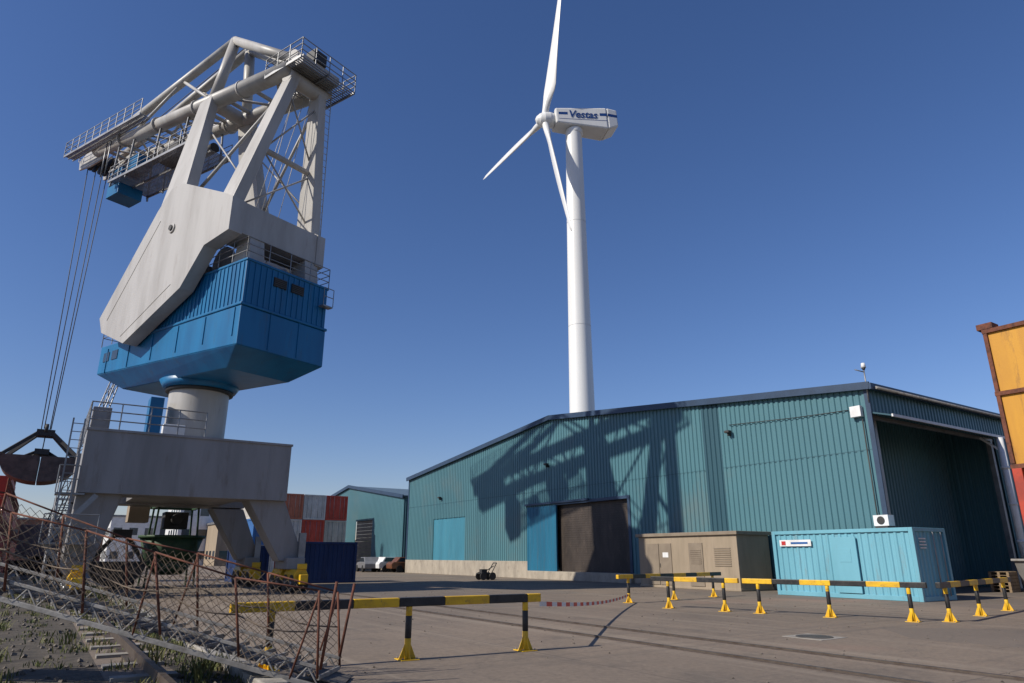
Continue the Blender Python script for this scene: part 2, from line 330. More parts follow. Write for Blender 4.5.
def hall2():
    W=Obj('warehouse',(0,0,0),SA);X=30.9;Y0,Y1,YM=66.5,98,82.2;ZE,ZR=7.4,9.6
    zt=lambda y:ZE+(ZR-ZE)*(1-abs(y-YM)/(YM-Y0))
    p=W.part('front_cladding',TEAL)
    for a,b,zb in ((Y0,74.5,1),(74.5,79.5,5.4),(79.5,YM,1),(YM,Y1,1)): p.corr((X,a),(X,b),zb,lambda t,a=a:zt(a+t),.35,.05,nrm=(-1,0))
    p.corr((X,Y0),(75,Y0),.1,ZE,.5,.05,nrm=(0,-1))
    W.part('plinth',CONC).b2(X-.1,X+.2,Y0,74.5,0,1).b2(X-.1,X+.2,79.5,Y1,0,1)
    d=W.part('roller_door',BEIGED)
    for i in range(14): d.b2(X+.1,X+.18,74.5,79.5,.02+i*.39,.39+i*.39)
    r=W.part('roof',ROOFM);r.hexa([(X-.2,Y0-.2,ZE),(75,Y0-.2,ZE),(75,YM,ZR),(X-.2,YM,ZR),(X-.2,Y0-.2,ZE+.15),(75,Y0-.2,ZE+.15),(75,YM,ZR+.15),(X-.2,YM,ZR+.15)])
    r.hexa([(X-.2,YM,ZR),(75,YM,ZR),(75,Y1+.2,ZE),(X-.2,Y1+.2,ZE),(X-.2,YM,ZR+.15),(75,YM,ZR+.15),(75,Y1+.2,ZE+.15),(X-.2,Y1+.2,ZE+.15)])
    t=W.part('verge_trim',TRIM);t.beam((X-.25,Y0-.2,ZE+.05),(X-.25,YM,ZR+.08),.1,.35).beam((X-.25,Y1+.2,ZE+.05),(X-.25,YM,ZR+.08),.1,.35)
    W.done()
hall2()

# ---------------------------------------------------------------- wind turbine
def turbine():
    hub=Vector((5.45,95,69.0));nd=Vector((.975,.22,0)).normalized();tw=hub+nd*4.7
    T=Obj('wind_turbine',(tw.x,tw.y,0),0);o=Vector((tw.x,tw.y,0));hb=hub-o
    t=T.part('tower',WHITE);zs=[0,17,34,51,67.3]
    for i in range(4):
        r0=2.05-.75*zs[i]/67.3;r1=2.05-.75*zs[i+1]/67.3
        t.tube((0,0,zs[i]),(0,0,zs[i+1]-.05),r0,r1,seg=40,caps=False).tube((0,0,zs[i+1]-.05),(0,0,zs[i+1]),r1+.03,seg=40,caps=False)
    t.tube((0,0,0),(0,0,.3),2.6,seg=32)
    F=Matrix.Translation(hb)@rz(math.atan2(nd.y,nd.x))@Matrix.Rotation(math.radians(-4),4,'Y')
    n=T.part('nacelle',WHITE,F,bevel=.25)
    n.hexa([(1.3,-1.5,-1.2),(10.0,-1.9,-2.0),(10.0,1.9,-2.0),(1.3,1.5,-1.2),(1.3,-1.5,1.5),(10.0,-1.9,1.95),(10.0,1.9,1.95),(1.3,1.5,1.5)])
    n.hexa([(10.0,-1.9,-2.0),(11.9,-1.65,-1.2),(11.9,1.65,-1.2),(10.0,1.9,-2.0),(10.0,-1.9,1.95),(11.9,-1.65,1.8),(11.9,1.65,1.8),(10.0,1.9,1.95)])
    n.tube((4.7,0,-1.5),(4.7,0,-2.6),1.45,1.35,seg=24)
    sb=T.part('nacelle_stripe',mat('stripe_blue',(.015,.06,.22),None,.4,bump=0),F)
    def yf(x): return -(1.5+.4*(x-1.3)/8.7)-.012
    sb.quad((1.8,yf(1.8),.25),(3.3,yf(3.3),.28),(3.3,yf(3.3),.75),(1.8,yf(1.8),.7))
    sb.quad((8.7,yf(8.7),.3),(9.9,yf(9.9),.32),(9.9,yf(9.9),.85),(8.7,yf(8.7),.8))
    sb.quad((10.1,-1.895,.32),(11.8,-1.67,.32),(11.8,-1.67,.8),(10.1,-1.895,.85))
    sb.quad((1.8,yf(1.8),-.55),(9.9,yf(9.9),-.6),(9.9,yf(9.9),-.5),(1.8,yf(1.8),-.47))
    tx=bpy.data.curves.new('lettering','FONT');tx.body='Vestas';tx.size=1.85;tx.extrude=.01;tx.offset=.03;tx.shear=.2;to=bpy.data.objects.new('lettering',tx);COL.objects.link(to);to.parent=T.e
    to.matrix_local=F@Matrix.Translation((3.4,yf(3.4)-.03,-.2))@Matrix.Rotation(math.radians(-2.7),4,'Z')@Matrix.Rotation(math.pi/2,4,'X')
    tx.materials.append(sb.mats[0])
    v=T.part('wind_vane',STEEL,F);v.tube((9.3,0,1.7),(9.3,0,2.9),.05).tube((8.8,0,2.8),(9.8,0,2.8),.04).b2(10.2,10.9,-.4,.4,1.8,2.2)
    h=T.part('hub',WHITE,F)
    prof=[(1.25,1.2),(.6,1.35),(-.3,1.3),(-1.0,1.0),(-1.5,.55),(-1.75,.02)]
    for (x0,r0),(x1,r1) in zip(prof[:-1],prof[1:]): h.tube((x0,0,0),(x1,0,0),r0,r1,seg=28,caps=False)
    R0=Matrix.Translation(hb)@rz(math.atan2(.43,.903))
    B=T.part('blades',WHITE,R0)
    for th,R in ((106,24.5),(-108,24.5),(6,25.5)):
        a=math.radians(th);rd=Vector((0,math.cos(a),math.sin(a)));tg=Vector((0,-math.sin(a),math.cos(a)));xx=Vector((1,0,0))
        rings=[]
        for i in range(25):
            f=i/24;rr=.9+(R-.9)*f
            if f<.04: ch=1.15;th_=1.1
            elif f<.2: u=(f-.04)/.16;u=u*u*(3-2*u);ch=1.15+1.15*u;th_=1.1-.62*u
            else: u=(f-.2)/.8;ch=2.3-1.7*u;th_=.48-.42*u
            if i==24: ch=.15
            tw_=math.radians(26*(1-f)**2+8)
            c=tg*math.cos(tw_)+xx*math.sin(tw_);nn=xx*math.cos(tw_)-tg*math.sin(tw_)
            ring=[]
            for k in range(14):
                t=2*math.pi*k/14;cx=math.cos(t)*.5;ny=math.sin(t)*.5*(1 if f<.04 else (1-.45*math.cos(t)*min(1,f/.2)))
                ring.append(B.v(Vector((-.2,0,0))+rd*rr+c*(cx+(.18*min(1,f/.2)))*ch+nn*ny*th_))
            rings.append(ring)
        for r0,r1 in zip(rings[:-1],rings[1:]):
            for k in range(14): B.f([r0[k],r0[(k+1)%14],r1[(k+1)%14],r1[k]],True)
        B.f(rings[-1])
    T.done()
turbine()

# ---------------------------------------------------------------- harbour crane
def crane():
    C=Obj('harbour_crane',(-16.1,34.4,0),0)
    U=rz(math.atan2(.572,-.82));G=rz(SA)
    hx,hy=4.15,3.95;XR=3.55
    gb=C.part('portal_frame',GREYD,G,bevel=.04)
    gb.b2(-hx-.6,XR,-hy-1.0,-hy+1.0,4.0,6.55)
    gb.b2(-hx-.6,XR,hy-.8,hy+.8,4.1,6.5)
    gb.b2(-2.3,2.3,-hy+1.0,hy-.8,4.2,6.6)
    gb.box((0,0,6.72),(5.2,5.2,.25))
    for x in (-3.2,-1.2,.8,2.6): gb.b2(x-.03,x+.03,-hy-1.012,-hy-1.0,4.05,6.5)
    gb.b2(-hx-.65,XR+.05,-hy-1.06,-hy-.9,6.5,6.6)
    legs=C.part('portal_legs',GREYD,G,bevel=.04)
    for sy in (-1,1):
        legs.hexa([(hx-.55,sy*hy-.55,1.35),(hx+.6,sy*hy-.55,1.35),(hx+.6,sy*hy+.55,1.35),(hx-.55,sy*hy+.55,1.35),(1.9,sy*hy-.7,4.05),(XR,sy*hy-.7,4.05),(XR,sy*hy+.7,4.05),(1.9,sy*hy+.7,4.05)])
        legs.hexa([(-hx-.65,sy*hy-.5,1.35),(-hx+.4,sy*hy-.5,1.35),(-hx+.4,sy*hy+.5,1.35),(-hx-.65,sy*hy+.5,1.35),(-hx-.55,sy*hy-.65,4.05),(-hx+1.1,sy*hy-.65,4.05),(-hx+1.1,sy*hy+.65,4.05),(-hx-.55,sy*hy+.65,4.05)])
    legs.b2(-hx-.5,-hx+.2,-hy-.6,hy+.6,1.5,2.1)
    bg=C.part('bogies',YEL,G,bevel=.03);wh=C.part('wheels',DARK,G)
    for sx in (-1,1):
        for sy in (-1,1):
            x=sx*(hx+.1);y=sy*hy
            bg.use(GREYD).b2(x-.4,x+.4,y-1.0,y+1.0,1.0,1.5).use(YEL)
            for o in (-1.1,1.1):
                bg.prism([(x-.3,.5),(x+.3,.5),(x+.3,.8),(x+.2,1.0),(x-.2,1.0),(x-.3,.8)],y+o-.8,y+o+.8)
                for q in (-.45,.45): wh.tube((x-.34,y+o+q,.42),(x+.34,y+o+q,.42),.36,seg=18).use(STEEL).tube((x-.37,y+o+q,.42),(x+.37,y+o+q,.42),.1,seg=10).use(DARK)
            wh.b2(x+sx*.4,x+sx*.65,y-.5,y+.5,.6,1.3)
            wh.use(STEEL).b2(x+sx*.1,x+sx*.4,y-.9,y-.7,1.5,2.6).use(DARK)
            bg.beam((x,y-2.0,.6),(x,y-2.35,.6),.35,.4)
            bg.b2(x-.22,x+.22,y-1.95,y-1.9,1.0,1.25)
    stp=C.part('access_stair',STEEL,G)
    x=-hx-1.2
    stp.beam((x,-hy-1.6,.3),(x,-hy+2.6,3.9),.08,.22).beam((x+.75,-hy-1.6,.3),(x+.75,-hy+2.6,3.9),.08,.22)
    for i in range(16):
        t=i/15;stp.b2(x,x+.75,-hy-1.6+4.2*t-.12,-hy-1.6+4.2*t+.12,.3+3.6*t,.33+3.6*t)
    stp.rail([(x,-hy-1.6,.3),(x,-hy+2.6,3.9)],1.0,1.0,.025)
    stp.b2(x-.1,x+.9,-hy-1.1,-hy-.1,3.9,3.97).rail([(x-.1,-hy-1.1,3.97),(x+.6,-hy-1.1,3.97)],1.05,.8,.025)
    stp.b2(x-.3,x+1.5,-hy-1.9,-hy-.75,2.0,2.06)
    stp.rail([(x-.3,-hy-1.9,2.05),(x+1.5,-hy-1.9,2.05)],1.05,.8,.025)
    stp.beam((x+.05,-hy-1.2,.1),(x+.05,-hy-1.2,6.9),.06,.06).beam((x+.45,-hy-1.2,.1),(x+.45,-hy-1.2,6.9),.06,.06)
    for i in range(20): stp.b2(x+.05,x+.45,-hy-1.22,-hy-1.18,.4+i*.33,.43+i*.33)
    stp.beam((x+1.4,-hy-1.5,.2),(x-.1,-hy-1.5,2.0),.06,.2).beam((x-.1,-hy-1.3,2.05),(x+1.3,-hy-1.3,3.9),.06,.2)
    tr=C.part('portal_railings',STEEL,G)
    tr.rail([(-hx-.6,hy+.8,6.55),(-hx-.6,-hy-.9,6.6),(-.3,-hy-.9,6.6)],1.1,1.0,.028,3)
    tr.rail([(XR,hy+.7,6.5),(-hx-.6,hy+.7,6.5)],1.1,1.2,.028)
    el=C.part('electrical_cabinets',GREYD,G,bevel=.02);el.b2(-hx-.5,-hx+.2,-hy+.2,-hy+1.2,6.6,7.7).use(WPAINT).b2(-1.9,-1.0,-hy-.0,-hy+.5,6.6,7.2)
    el.use(BLUE).b2(-2.3,-1.7,-1.2,-.2,6.6,8.9)
    cl=C.part('column',GREY,G);cl.tube((0,0,6.8),(0,0,10.1),1.42,seg=40,caps=False).tube((0,0,6.8),(0,0,7.1),1.75,1.7,seg=40)
    sl=C.part('slewing_ring',BLUE,U);sl.tube((0,0,9.65),(0,0,10.05),1.7,1.95,seg=40)
    sl.use(DARK).tube((0,0,9.5),(0,0,9.67),1.6,seg=40)
    hs=C.part('machinery_house',BLUE,U,bevel=.04)
    a0,a1,b=-6.5,6.3,2.4
    hs.hexa([(-4.9,-1.7,9.8),(4.6,-1.7,10.1),(4.6,1.7,10.1),(-4.9,1.7,9.8),(a0,-b,10.5),(a1,-b,11.0),(a1,b,11.0),(a0,b,10.5)])
    hs.hexa([(a0,-b,10.5),(a1,-b,11.0),(a1,b,11.0),(a0,b,10.5),(a0,-b,12.35),(a1,-b,12.55),(a1,b,12.55),(a0,b,12.35)])
    hs.b2(a0-.06,2.2,-b-.06,b+.06,12.36,12.5)
    hs.b2(a0+.03,2.0,-b+.05,b-.05,12.5,14.6)
    hs.b2(a0-.03,2.1,-b-.0,b+.0,14.55,14.68)
    rb=C.part('house_ribs',BLUE,U)
    for i in range(27): rb.b2(a0+.2+i*.31,a0+.28+i*.31,b-.06,b-.01,12.52,14.53)
    for i in range(15): rb.b2(a0-.01,a0+.03,-b+.2+i*.31,-b+.27+i*.31,12.52,14.53)
    for i in range(6): rb.b2(a0+.4+i*2.3,a0+.46+i*2.3,b-.01,b+.04,10.95,12.3)
    for y in (-.8,.8): rb.b2(a0-.04,a0+.01,y-.03,y+.03,10.6,12.33)
    vn=C.part('vents_and_windows',DARK,U)
    for y in (-.5,.5):
        vn.b2(a0-.03,a0+.02,y-.36,y+.36,13.75,14.2)
        for k_ in range(5): vn.b2(a0-.06,a0-.025,y-.34,y+.34,13.77+k_*.09,13.81+k_*.09)
    vn.use(GLASS)
    for x_ in (4.6,5.5): vn.b2(x_-.3,x_+.3,b+.0,b+.03,11.6,12.1)
    vn.use(DARK).b2(a1-.02,a1+.03,-1.6,1.6,11.4,12.3)
    hr=C.part('house_railings',STEEL,U);hr.rail([(a1,b,12.55),(3,b,12.55)],1.05,1,.022).rail([(a1,-b,12.55),(a1,b,12.55)],1.05,1,.022)
    hr.rail([(2,-b,14.68),(a0+.05,-b,14.68),(a0+.05,b,14.68),(-2,b,14.68)],1.05,1.1,.022,3)
    hr.b2(a0-.4,a0-.05,-b,-b+.6,13.5,13.57).rail([(a0-.4,-b,13.57),(a0-.4,-b+.6,13.57)],.9,.6,.022)
    mc=C.part('winch_drums',DARK,U)
    mc.tube((-3.4,-1.6,15.4),(-3.4,1.6,15.4),.6,seg=20).tube((-1.4,-1.5,15.3),(-1.4,1.5,15.3),.55,seg=20).b2(-4.6,-.6,-1.8,1.8,14.6,14.95)
    mc.use(STEEL).tube((-3.4,-1.75,15.4),(-3.4,-1.6,15.4),.85,seg=20).tube((-3.4,1.6,15.4),(-3.4,1.75,15.4),.85,seg=20).b2(.2,1.4,-1.2,-.2,14.65,15.7)
    poly=[(5.3,13.8),(4.8,12.9),(2.2,11.85),(-2.5,13.8),(-4.1,15.6),(-6.0,15.9),(-6.0,17.6),(-5.4,17.95),(-1.2,19.9),(-.2,19.9),(.9,18.9)]
    cw=C.part('counterweight_frame',GREY,U,bevel=.05)
    cw.prism(poly,2.5,3.2);cw.prism(poly,-2.3,-1.8)
    cw.b2(-5.95,-4.2,-1.8,2.5,16.0,17.6)
    cw.tube((-.6,-1.8,19.0),(-.6,2.5,19.0),.35,seg=16)
    for sy in (1,-1):
        cw.hexa([(-6.1,sy*1.2,14.68),(-4.6,sy*1.2,14.68),(-4.6,sy*2.0,14.68),(-6.1,sy*2.0,14.68),(-5.9,sy*1.2,16.0),(-5,sy*1.2,16.0),(-5,sy*2.0,16.0),(-5.9,sy*2.0,16.0)])
    cw.tube((-.9,3.2,17.4),(-.9,3.27,17.4),.26,seg=20)
    for p_,q_ in (((2.6,12.3),(-1.6,14.2)),((4.4,13.5),(.4,18.2))): cw.beam((p_[0],3.205,p_[1]),(q_[0],3.205,q_[1]),.03,.05)
    pn=C.part('pivot_pins',DARK,U);pn.tube((-.9,3.27,17.4),(-.9,3.33,17.4),.15,seg=16)
    tw=C.part('tower_legs',GREY,U,bevel=.04)
    for sy in (1,-1):
        yb=2.75 if sy>0 else 2.0
        tw.beam((-.1,sy*yb,19.2),(1.1,sy*1.25,27.0),.65,2.1,.5,1.2,up=(1,0,0))
        tw.beam((-4.9,sy*yb,17.4),(-6.1,sy*.85,25.6),.6,1.3,.5,.8,up=(1,0,0))
    tw.tube((-6.1,-1.2,25.6),(-6.1,1.2,25.6),.42,seg=16).tube((1.1,-1.4,27.0),(1.1,1.4,27.0),.4,seg=16)
    tw.tube((-5.4,-1.6,21.2),(-5.4,1.9,21.2),.16,seg=10)
    tb=C.part('tower_bracing',GREY,U)
    for s_ in (1,-1):
        tb.tube((-5.1,s_*2.1,18.0),(-5.4,-s_*1.6,21.2),.05,seg=6).tube((-5.4,s_*1.6,21.2),(-6.1,-s_*1.0,24.9),.05,seg=6)
        tb.tube((-.1,s_*2.0,20),(-6.1,s_*.9,25.2),.09,seg=8)
        tb.tube((.8,s_*1.4,25.2),(-5.1,s_*2.0,19),.05,seg=6)
        tb.tube((-6.1,s_*.5,25.5),(-3.5,s_*.5,15.6),.02,seg=4).tube((-6.0,s_*.3,25.9),(-2,s_*.3,15.5),.02,seg=4)
    # ladder up one leg
    for o_ in (-.2,.2): tb.tube((-5.5+o_*.2,-2.1+o_,17.7),(-6.5+o_*.2,-1.2+o_,25.6),.025,seg=5)
    for i in range(22):
        t=i/22;tb.tube((-5.5-t,-2.3+.9*t,17.7+7.9*t),(-5.5-t,-1.9+.9*t,17.7+7.9*t),.018,seg=4)
    jb=C.part('jib',GREY,U)
    def jz(a): return 25.95+(a+6.4)*.148
    for s_ in (1,-1):
        jb.tube((-6.4,s_*1.1,jz(-6.4)),(16.0,s_*1.0,jz(16.0)),.46,.38,seg=16)
        for a_ in (-2,2.6,7.2,11.8): jb.tube((a_,s_*1.07,jz(a_)),(a_+.12,s_*1.07,jz(a_+.12)),.5,seg=16)
        jb.tube((.6,s_*.5,31.6),(16.5,s_*.8,29.9),.26,seg=12)
        jb.tube((.6,s_*.5,31.6),(-6.0,s_*.85,26.9),.28,seg=12)
        jb.tube((1.0,s_*1.1,27.2),(.6,s_*.5,31.6),.3,seg=12)
        for a_,q in ((1,6),(11,6)):
            jb.tube((a_,s_*1.1,jz(a_)),(q,s_*.6,31.6-(q-.6)*.107),.1,seg=8)
        jb.prism([(14.5,jz(14.5)-.6),(17.0,28.5),(18.8,28.8),(19.0,29.6),(17.0,30.2),(14.5,jz(14.5)+.7)],s_*.85-.06,s_*.85+.06)
    for i in range(9):
        a_=-5+i*2.5;jb.tube((a_,-1.1,jz(a_)),(a_,1.1,jz(a_)),.12,seg=8)
        if i<8: jb.tube((a_,(-1)**i*1.1,jz(a_)),(a_+2.5,-(-1)**i*1.1,jz(a_+2.5)),.08,seg=8)
    hd=C.part('jib_platforms',STEEL,U)
    def deck(a0_,a1_,b0,b1,z0,z1):
        n=int((a1_-a0_)/.16)
        for i in range(n):
            t=i/n;a_=a0_+(a1_-a0_)*t;z=z0+(z1-z0)*t;hd.b2(a_,a_+.06,b0,b1,z,z+.04)
        for bb in (b0,b1,(b0+b1)/2): hd.beam((a0_,bb,z0),(a1_,bb,z1),.06,.16)
    deck(8,18.9,1.4,2.0,28.6,29.4);deck(8,18.9,-2.0,-1.4,28.6,29.4);deck(-7.6,-4.6,-2.1,1.5,25.9,25.9)
    deck(2.5,12.5,-1.3,1.3,24.9,25.5)
    hd.rail([(8,2.0,28.65),(18.9,2.0,29.45),(18.9,-2.0,29.45),(8,-2.0,28.65)],1.1,1.1,.028,3)
    hd.rail([(-4.6,1.5,25.95),(-7.6,1.5,25.95),(-7.6,-2.1,25.95),(-4.6,-2.1,25.95),(-4.6,1.5,25.95)],1.1,.9,.028,3)
    hd.rail([(2.5,1.3,24.9),(12.5,1.3,25.5),(12.5,-1.3,25.5),(2.5,-1.3,24.9)],1.1,1.2,.028,3)
    for a_ in (3.5,6.8,10.2,12.2):
        for s_ in (1,-1): hd.beam((a_,s_*1.25,25.1),(a_,s_*1.1,jz(a_)),.1,.1)
    hd.use(GREY).b2(-7.2,-5.4,-1.3,1.1,26.0,26.5)
    hd.tube((-6.2,-1.3,26.7),(-6.2,1.1,26.7),.5,seg=18)
    hd.use(DARK).b2(5,7,-.8,.8,25.25,26.2).tube((3.2,-.6,25.7),(4.4,-.6,25.7),.3,seg=12).b2(-7.3,-6.6,-.3,.5,26.5,27.2)
    hd.use(STEEL)
    for a_,bb in ((13.0,1.4),(9.5,-1.5)): hd.tube((a_,bb,26.2),(a_,bb,29.0),.04,seg=5).tube((a_+.6,bb,26.2),(a_+.6,bb,29.0),.04,seg=5)
    cab=C.part('operator_cab',BLUE,U,bevel=.04);cab.b2(11.8,13.4,-.7,.9,24.7,26.7).use(GLASS).b2(12.0,13.2,.89,.93,25.5,26.5).b2(13.39,13.43,-.5,.7,25.2,26.5)
    cab.use(BLUE).b2(9.0,10.4,.3,1.2,25.5,26.5).use(GREY).b2(11.7,13.5,-.8,1.0,26.7,26.82)
    sh=C.part('sheaves',DARK,U)
    for bb in (-.5,-.2,.2,.5):
        sh.tube((17.9,bb-.06,29.3),(17.9,bb+.06,29.3),.6,seg=22).tube((16.7,bb-.06,29.2),(16.7,bb+.06,29.2),.5,seg=20)
    rp=C.part('hoist_ropes',ROPE,U)
    GX=17.6;R=2.1;zc=7.6;n=14
    for a_,bb,c_ in ((18.4,.5,GX+.15),(18.4,-.5,GX+.15),(17.2,.4,GX-.15),(17.2,-.4,GX-.15)):
        rp.tube((a_,bb,29.1),(c_,bb*.5,zc+1.9),.03,seg=5)
    for bb in (-.4,.4):
        rp.tube((16.8,bb,29.7),(-6.2,bb,27.3),.03,seg=5).tube((17.9,bb,29.9),(.6,bb,32.0),.03,seg=5)
    gr=C.part('clamshell_grab',GRABM,U@Matrix.Translation((GX,0,0))@rz(math.radians(-111.4)),bevel=0)
    for sgn in (1,-1):
        arc=[(sgn*(.03+R*math.sin(math.pi/2*i/n)),zc-1.6*math.cos(math.pi/2*i/n)**.8) for i in range(n+1)]
        gr.prism([(sgn*.03,zc)]+arc,-1.45,1.45)
        gr.tube((sgn*(R+.02),-1.55,zc),(sgn*(R+.02),1.55,zc),.1,seg=8)
        gr.use(DARK)
        for y in (-1.2,1.2): gr.beam((sgn*(R-.1),y,zc+.05),(sgn*.4,y*.4,zc+1.6),.18,.2)
        for y in (-.9,.9): gr.beam((sgn*1.0,y,zc-.1),(sgn*.2,y*.3,zc+.45),.14,.16)
        gr.use(GRABM)
    gr.use(DARK).box((0,0,zc+1.6),(1.0,1.2,.4)).box((0,0,zc+.35),(.8,1.6,.35))
    gr.tube((-.1,-.35,zc+1.85),(.1,-.35,zc+1.85),.35,seg=14).tube((-.1,.35,zc+1.85),(.1,.35,zc+1.85),.35,seg=14)
    for bb in (-.3,.3): gr.tube((0,bb,zc+.4),(0,bb,zc+1.5),.03,seg=5)
    C.done()
crane()

# ---------------------------------------------------------------- containers etc
def container(name,x0,x1,y0,y1,z0,h,m):
    O=Obj(name,site((x0+x1)/2,(y0+y1)/2,z0),SA);lx,ly=(x1-x0)/2,(y1-y0)/2
    c=O.part('side_panels',m);i=.05
    c.corr((-lx+i,-ly+.1),(-lx+i,ly-.1),.15,h-.12,.28,.036,nrm=(1,0)).corr((lx-i,-ly+.1),(lx-i,ly-.1),.15,h-.12,.28,.036,nrm=(-1,0))
    c.corr((-lx+.1,-ly+i),(lx-.1,-ly+i),.15,h-.12,.28,.036,nrm=(0,1)).corr((-lx+.1,ly-i),(lx-.1,ly-i),.15,h-.12,.28,.036,nrm=(0,-1))
    f=O.part('frame',m,bevel=.01)
    for sx in (-1,1):
        for sy in (-1,1): f.box((sx*(lx-.08),sy*(ly-.08),h/2),(.16,.16,h))
        f.box((sx*(lx-.05),0,h-.07),(.1,2*ly-.32,.14)).box((sx*(lx-.05),0,.09),(.1,2*ly-.32,.17))
    for sy in (-1,1): f.box((0,sy*(ly-.05),h-.07),(2*lx-.32,.1,.14)).box((0,sy*(ly-.05),.09),(2*lx-.32,.1,.17))
    f.b2(-lx+.05,lx-.05,-ly+.05,ly-.05,h-.06,h-.03)
    return O,lx,ly
O,lx,ly=container('shipping_container',26.75,29.19,13.53,19.59,.0,2.6,CYAN)
p=O.part('fittings',CYAN,bevel=.01)
p.box((-lx-.02,-.3,1.25),(.06,1.0,2.1)).box((-lx-.05,-.3,1.6),(.02,.5,.5))
p.use(WPAINT).box((-lx-.012,1.9,2.1),(.02,1.5,.26))
p.use(mat('label_red',(.45,.03,.03),None,.5)).box((-lx-.03,2.45,2.1),(.01,.2,.16))
p.use(mat('label_blue',(.02,.1,.3),None,.5)).box((-lx-.03,1.7,2.1),(.01,.8,.08))
p.use(WPAINT)
for i in range(4): p.box((-.6,-ly+.01,2.2-i*.11),(.5-.08*(i%2),.02,.05))
p.use(STEEL).tube((.15,-ly-.03,.15),(.15,-ly-.03,2.45),.025,seg=8).tube((.75,-ly-.03,.15),(.75,-ly-.03,2.45),.025,seg=8)
O.done()
a=Obj('air_conditioner',site(28.0,15.2,2.6),SA);q=a.part('housing',WPAINT,bevel=.03);q.box((0,0,.33),(.45,.6,.42)).use(DARK).box((0,0,.06),(.5,.5,.1)).tube((-.23,0,.33),(-.237,0,.33),.16,seg=20)
a.done()
O,lx,ly=container('shipping_container',12.7,16.9,43.0,45.5,.0,2.4,NAVY);O.done()
O,lx,ly=container('shipping_container',10.4,12.3,46,49,.0,2.2,NAVY);O.done()
cols=[mat('cont_%d'%i,c,None,.55,dirt=(.14,.09,.06),dirt_amt=.35) for i,c in enumerate([(.62,.60,.56),(.55,.08,.05),(.05,.17,.42),(.06,.30,.38),(.55,.52,.46),(.48,.16,.09)])]
grid=[[0,2,4],[1,0,5],[3,1,0],[5,4,1]]
for ci in range(4):
    for ri in range(3):
        O,lx,ly=container('shipping_container',17.9+ci*2.5,20.32+ci*2.5,74+ci*.15,80,ri*2.62,2.6,cols[grid[ci][ri]])
        dd=O.part('door_bars',STEEL)
        for x in (-.8,-.35,.35,.8): dd.tube((x,-ly-.02,.15),(x,-ly-.02,2.45),.02,seg=5)
        O.done()

def cabin():
    O=Obj('utility_cabin',site(28.7,25.4,0),SA);lx,ly=1.2,3.3
    b=O.part('walls',BEIGE,bevel=.02);b.b2(-lx,lx,-ly,ly,0,2.55)
    b.b2(-lx-.03,lx+.03,-ly-.03,ly+.03,0,.12)
    r=O.part('roof',BEIGED,bevel=.02);r.b2(-lx-.12,lx+.12,-ly-.12,ly+.12,2.55,2.72)
    d=O.part('doors',BEIGED,bevel=.01)
    d.b2(-lx-.04,-lx,.9,1.75,.15,2.2).b2(-lx-.04,-lx,1.8,2.65,.15,2.2).b2(-lx-.04,-lx,-1.2,-.3,.15,2.2)
    for k_ in range(8): d.b2(-lx-.06,-lx-.035,-1.1,-.4,1.2+k_*.09,1.25+k_*.09)
    for k_ in range(9): d.b2(-lx-.03,-lx,-2.9,-1.9,1.1+k_*.1,1.15+k_*.1)
    d.use(DARK).b2(-lx-.06,-lx-.04,1.68,1.72,1.0,1.2).use(WPAINT).b2(-lx-.05,-lx-.04,1.1,1.5,1.5,1.75)
    O.done()
cabin()

# ---------------------------------------------------------------- barriers
def barrier(p0,p1,posts,h=.95,name='safety_barrier',seg=.85,ph=0):
    p0=Vector((*p0,0));p1=Vector((*p1,0));d=(p1-p0);Ln=d.length;d.normalize();ang=math.atan2(d.y,d.x)
    O=Obj(name,p0,ang);bar=O.part('bar',YEL,bevel=.012);t=0;i=ph
    while t<Ln-.01:
        e=min(Ln,t+seg*random.uniform(.85,1.1));bar.use(YEL if i%2==0 else BLK).b2(t,e-.001,-.06,.06,h-.14,h);t=e;i+=1
    ps=O.part('posts',YEL,bevel=.008)
    for x in posts:
        ps.use(YEL).tube((x,0,.012),(x,0,.32),.052,seg=16).use(BLK).tube((x,0,.32),(x,0,.66),.0523,seg=16).use(YEL).tube((x,0,.66),(x,0,h-.14),.052,seg=16)
        ps.b2(x-.16,x+.16,-.16,.16,0,.015)
        for sx,sy in ((1,0),(-1,0),(0,1),(0,-1)):
            px,py=-sy*.006,sx*.006
            q=[(x+sx*.05,sy*.05),(x+sx*.15,sy*.15)]
            A=[(q[0][0],q[0][1],.015),(q[1][0],q[1][1],.015),(q[0][0],q[0][1],.24)]
            v0=[ps.v((a_[0]+px,a_[1]+py,a_[2])) for a_ in A];v1=[ps.v((a_[0]-px,a_[1]-py,a_[2])) for a_ in A]
            ps.f(v0);ps.f(v1[::-1])
            for k_ in range(3): ps.f([v0[k_],v1[k_],v1[(k_+1)%3],v0[(k_+1)%3]])
        ps.use(STEEL)
        for bx in (-.12,.12):
            for by in (-.12,.12): ps.tube((x+bx,by,.015),(x+bx,by,.04),.014,seg=6)
    O.done()
barrier((-4.1,10.63),(.5,13.27),(.6,2.78,5.0),h=.94)
barrier((3.7,25.4),(8.6,29.8),(.6,3.3,6.0),ph=0)
barrier((4.55,23.6),(6.75,21.57),(.6,2.5),ph=1)
barrier((6.85,21.48),(10.45,18.26),(.45,2.4,4.4),ph=0)
barrier((10.7,18.2),(15.6,22.7),(.5,3.1,5.9),ph=1)
tp=Obj('barrier_tape');a=tp.part('tape',WPAINT);REDT=mat('tape_red',(.65,.03,.02),None,.5,bump=0)
A=Vector((.5,13.25,.72));B=Vector((4.12,25.75,.22));n=34
pt=[A.lerp(B,(i/n)**.9)-Vector((0,0,.12*(1-(2*i/n-1)**2))) for i in range(n+1)]
